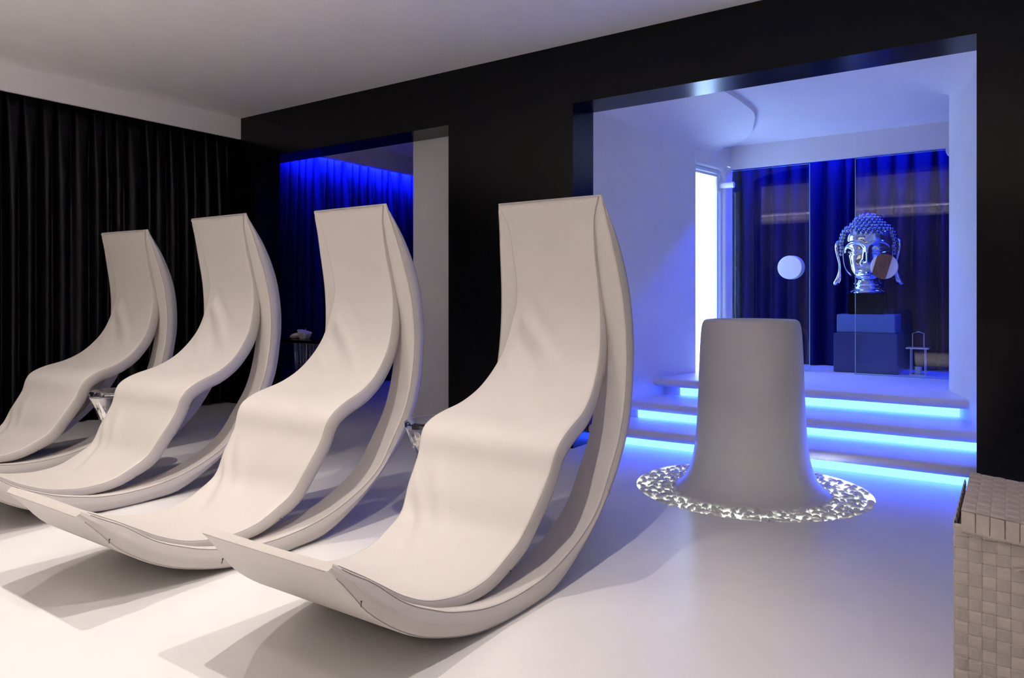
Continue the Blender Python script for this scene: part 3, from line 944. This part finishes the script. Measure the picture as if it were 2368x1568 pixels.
# ------------------------------------------------------------------ console in the narrow opening
ct = thing('console_table', 'black-topped table on a clear fluted column inside the narrower opening', 'table', (-5.36, 4.47, 0))
obj('table_top', MB().rbox(-5.75, -4.98, 4.26, 4.68, .600, .628, .006), 'black', ct)
R = []
n = 72
for z, r in ((0, .13), (.012, .13), (.03, .095), (.3, .098), (.57, .112), (.598, .115)):
    R.append([(-5.36 + (r + .006 * math.cos(18 * 2 * math.pi * k / n)) * math.cos(2 * math.pi * k / n), 4.47 + (r + .006 * math.cos(18 * 2 * math.pi * k / n)) * math.sin(2 * math.pi * k / n), z) for k in range(n)])
obj('fluted_column', MB().rings(R, cap=True), 'crystal', ct, smooth=True, angle=60)
mb = MB().ball((-5.455, 4.42, .655), (.062, .045, .026), 20, 12)
mb.map(lambda x, y, z: (x, y, z + .008 * math.sin((x + 5.45) * 25)))
tag(obj('stone', mb, 'stone', smooth=True), 'smooth flat white stone lying on the black console table', 'stone')
cd = thing('candle', 'white squat tilted candle with a wick on the console table', 'candle', (-5.355, 4.44, .629))
R = []
for z, r in ((0, .040), (.006, .046), (.03, .052), (.055, .060), (.066, .063), (.066, .05), (.060, .01)):
    R.append([(-5.355 + r * (abs(math.cos(2 * math.pi * k / 32)) ** .6) * math.copysign(1, math.cos(2 * math.pi * k / 32)) + .35 * (z) * 0, 4.44 + r * .85 * (abs(math.sin(2 * math.pi * k / 32)) ** .6) * math.copysign(1, math.sin(2 * math.pi * k / 32)), .630 + z - .28 * r * math.cos(2 * math.pi * k / 32) * (z / .066)) for k in range(32)])
obj('wax_body', MB().rings(R, cap=True), 'wax', cd, smooth=True, angle=40)
obj('wick', MB().tube([(-5.345, 4.44, .685), (-5.343, 4.44, .70), (-5.338, 4.44, .722)], .0025, 6), 'wick', cd)

# ------------------------------------------------------------------ solid stand-in behind the glass for a reflection
ln = thing('lantern_reflection', 'small wire candle holder standing in for a reflection in the right glass screen', 'lantern_reflection', (-.62, 6.62, .388))
mb = MB()
for dx in (-.05, .05):
    for dy_ in (-.05, .05): mb.tube([(-.62 + dx, 6.62 + dy_, .39), (-.62 + dx, 6.62 + dy_, .60)], .004, 6)
mb.box(-.68, -.56, 6.56, 6.68, .388, .398)
for z in (.60,):
    mb.box(-.70, -.54, 6.54, 6.70, z, z + .010)
mb.tube([(-.66, 6.62, .61), (-.66, 6.62, .72), (-.62, 6.62, .735), (-.58, 6.62, .72), (-.58, 6.62, .61)], .004, 6)
obj('wire_frame', mb, 'steel', ln)
obj('candle', MB().lathe([(.002, .398), (.024, .398), (.024, .455), (.02, .458), (.002, .452)], (-.62, 6.62), 20), 'wax', ln, smooth=True, angle=40)

# ------------------------------------------------------------------ woven basket
bk = thing('woven_basket', 'tall lidded basket woven from wide cream webbing straps', 'basket', (.13, 2.34, 0))
BX0, BX1, BY0, BY1, BZ = -.118, .37, 2.105, 2.575, .445
obj('core', MB().box(BX0 + .006, BX1 - .006, BY0 + .006, BY1 - .006, 0, BZ - .01), 'liner', bk)
PIT = .0285
def strap(name, parent, p, along, across, nrm, length, width, phase, amp=.0023, cells=PIT, warp=None):
    """a flat webbing strap that goes over and under its neighbours"""
    p, along, across, nrm = Vector(p), Vector(along), Vector(across), Vector(nrm)
    n = max(2, int(round(length / cells)))
    R = []
    for i in range(n * 4 + 1):
        t = i / (n * 4); ph = i / 4.0
        hgt = amp * math.copysign(abs(math.cos(math.pi * (ph - .5 + phase))) ** .35, math.cos(math.pi * (ph - .5 + phase)))
        c = p + along * (t * length) + nrm * hgt
        th_ = .0012
        row = []
        for (a, d) in ((-.5, -th_), (.5, -th_), (.5, th_ * .4), (.44, th_), (-.44, th_), (-.5, th_ * .4)):
            pt = c + across * (a * width) + nrm * d
            if warp: pt = Vector(warp(*pt))
            row.append(pt)
        R.append(row)
    return obj(name, MB().rings(R, cap=True), 'strap' if abs(along.z) > .5 or abs(along.y) > .5 else 'strap_shaded', parent)
nx = int((BX1 - BX0) / PIT); ny = int((BY1 - BY0) / PIT); nz = int(BZ / PIT)
def sag_body(x, y, z):
    t = z / BZ
    bulge = .010 * math.sin(math.pi * min(1, t))
    return (x - bulge if x < .1 else x + bulge, y - bulge * .6 if y < 2.3 else y + bulge * .6, z)
PX, PY, PZ = (BX1 - BX0) / nx, (BY1 - BY0) / ny, BZ / nz
for i in range(nx):
    strap('strap', bk, (BX0 + (i + .5) * PX, BY0, 0), (0, 0, 1), (1, 0, 0), (0, -1, 0), BZ, PX * .94, i % 2, cells=PZ)
for j in range(nz):
    strap('strap', bk, (BX0, BY0, (j + .5) * PZ), (1, 0, 0), (0, 0, 1), (0, -1, 0), BX1 - BX0, PZ * .94, (j + 1) % 2, cells=PX)
for i in range(ny):
    strap('strap', bk, (BX0, BY0 + (i + .5) * PY, 0), (0, 0, 1), (0, 1, 0), (-1, 0, 0), BZ + .012, PY * .94, i % 2, cells=PZ)
for j in range(nz):
    strap('strap', bk, (BX0, BY0, (j + .5) * PZ), (0, 1, 0), (0, 0, 1), (-1, 0, 0), BY1 - BY0, PZ * .94, (j + 1) % 2, cells=PY)
# lid: woven top, sagging a little, with a turned-down front lip
lid = obj('lid', MB().box(BX0 + .016, BX1, BY0 - .006, BY1 - .012, BZ - .02, .446), 'liner', bk)
LX0, LY0, LY1 = BX0 + .014, BY0 - .010, BY1 - .012
def sag(x, y, z):
    t = (x - LX0) / (BX1 - LX0); s_ = (y - LY0) / (LY1 - LY0)
    return (x, y, z - .030 * math.sin(math.pi * min(1, max(0, t)) * .5) * (1) - .006 * math.sin(math.pi * s_) * t)
lx = int((BX1 - LX0) / PIT); ly = int((LY1 - LY0) / PIT)
QX, QY = (BX1 - LX0) / lx, (LY1 - LY0) / ly
for i in range(lx):
    strap('strap', lid, (LX0 + (i + .5) * QX, LY0, .4815), (0, 1, 0), (1, 0, 0), (0, 0, 1), LY1 - LY0, QX * .97, i % 2, amp=.0020, cells=QY, warp=sag).parent = lid
for j in range(ly):
    strap('strap', lid, (LX0, LY0 + (j + .5) * QY, .4815), (1, 0, 0), (0, 1, 0), (0, 0, 1), BX1 - LX0, QY * .97, (j + 1) % 2, amp=.0020, cells=QX, warp=sag)
for i in range(lx):
    o = strap('strap', lid, (LX0 + (i + .5) * QX, LY0 - .004 - (.003 if i % 2 == 0 else 0), .434), (0, 0, 1), (1, 0, 0), (0, -1, 0), .047, QX * .96, .5, amp=.0006, cells=.02, warp=sag)
strap('rim_binding', lid, (LX0, LY0 - .005, .4335), (1, 0, 0), (0, 0, 1), (0, -1, 0), BX1 - LX0, .007, 0, amp=.0015, cells=QX, warp=sag)
# frayed stitched patch on the front
kn = MB().tube([(BX0 + 4.2 * PX, BY0 - .009, .355), (BX0 + 4.7 * PX, BY0 - .012, .362), (BX0 + 5.3 * PX, BY0 - .010, .358)], .0022, 5)
kn.tube([(BX0 + 4.1 * PX, BY0 - .009, .361), (BX0 + 4.5 * PX, BY0 - .012, .356), (BX0 + 4.9 * PX, BY0 - .010, .366)], .0014, 5)
obj('loose_thread', kn, 'strap', bk)

# ------------------------------------------------------------------ ceiling downlights and added fill lamps (all outside the frame)
for i, (x, y, pw, ang, aim) in enumerate(DOWNLIGHTS):
    words = ['above the nearest lounger', 'above the second lounger', 'above the third lounger', 'above the farthest lounger', 'over the front floor on the right', 'over the front floor on the left', 'added behind the camera as fill light, at the curtain end', 'added behind the camera as fill light, second from the curtain', 'added behind the camera as fill light, third from the curtain', 'added behind the camera as fill light, farthest from the curtain']
    d = thing('downlight', 'round white recessed ceiling downlight ' + words[i], 'downlight', (x, y, ZC), 'ceiling downlights')
    obj('trim_ring', MB().lathe([(.045, ZC - .001), (.062, ZC - .001), (.060, ZC - .008), (.046, ZC - .010)], (x, y), 28), 'white', d, smooth=True)
    obj('lens', MB().lathe([(.002, ZC - .002), (.044, ZC - .002), (.044, ZC - .0005), (.002, ZC - .0005)], (x, y), 28), 'lens', d)
    L = bpy.data.lights.new('downlight_lamp', 'SPOT')
    L.energy = SPOT_POWER * pw; L.color = WARM
    L.spot_size = math.radians(ang); L.spot_blend = 1.0; L.shadow_soft_size = .018
    lo = bpy.data.objects.new('downlight_lamp', L); COL.objects.link(lo)
    lo.location = (x * S, y * S, (ZC - .03) * S)
    dv = Vector((aim[0], aim[1], -2.6))
    lo.rotation_euler = dv.to_track_quat('-Z', 'Y').to_euler()
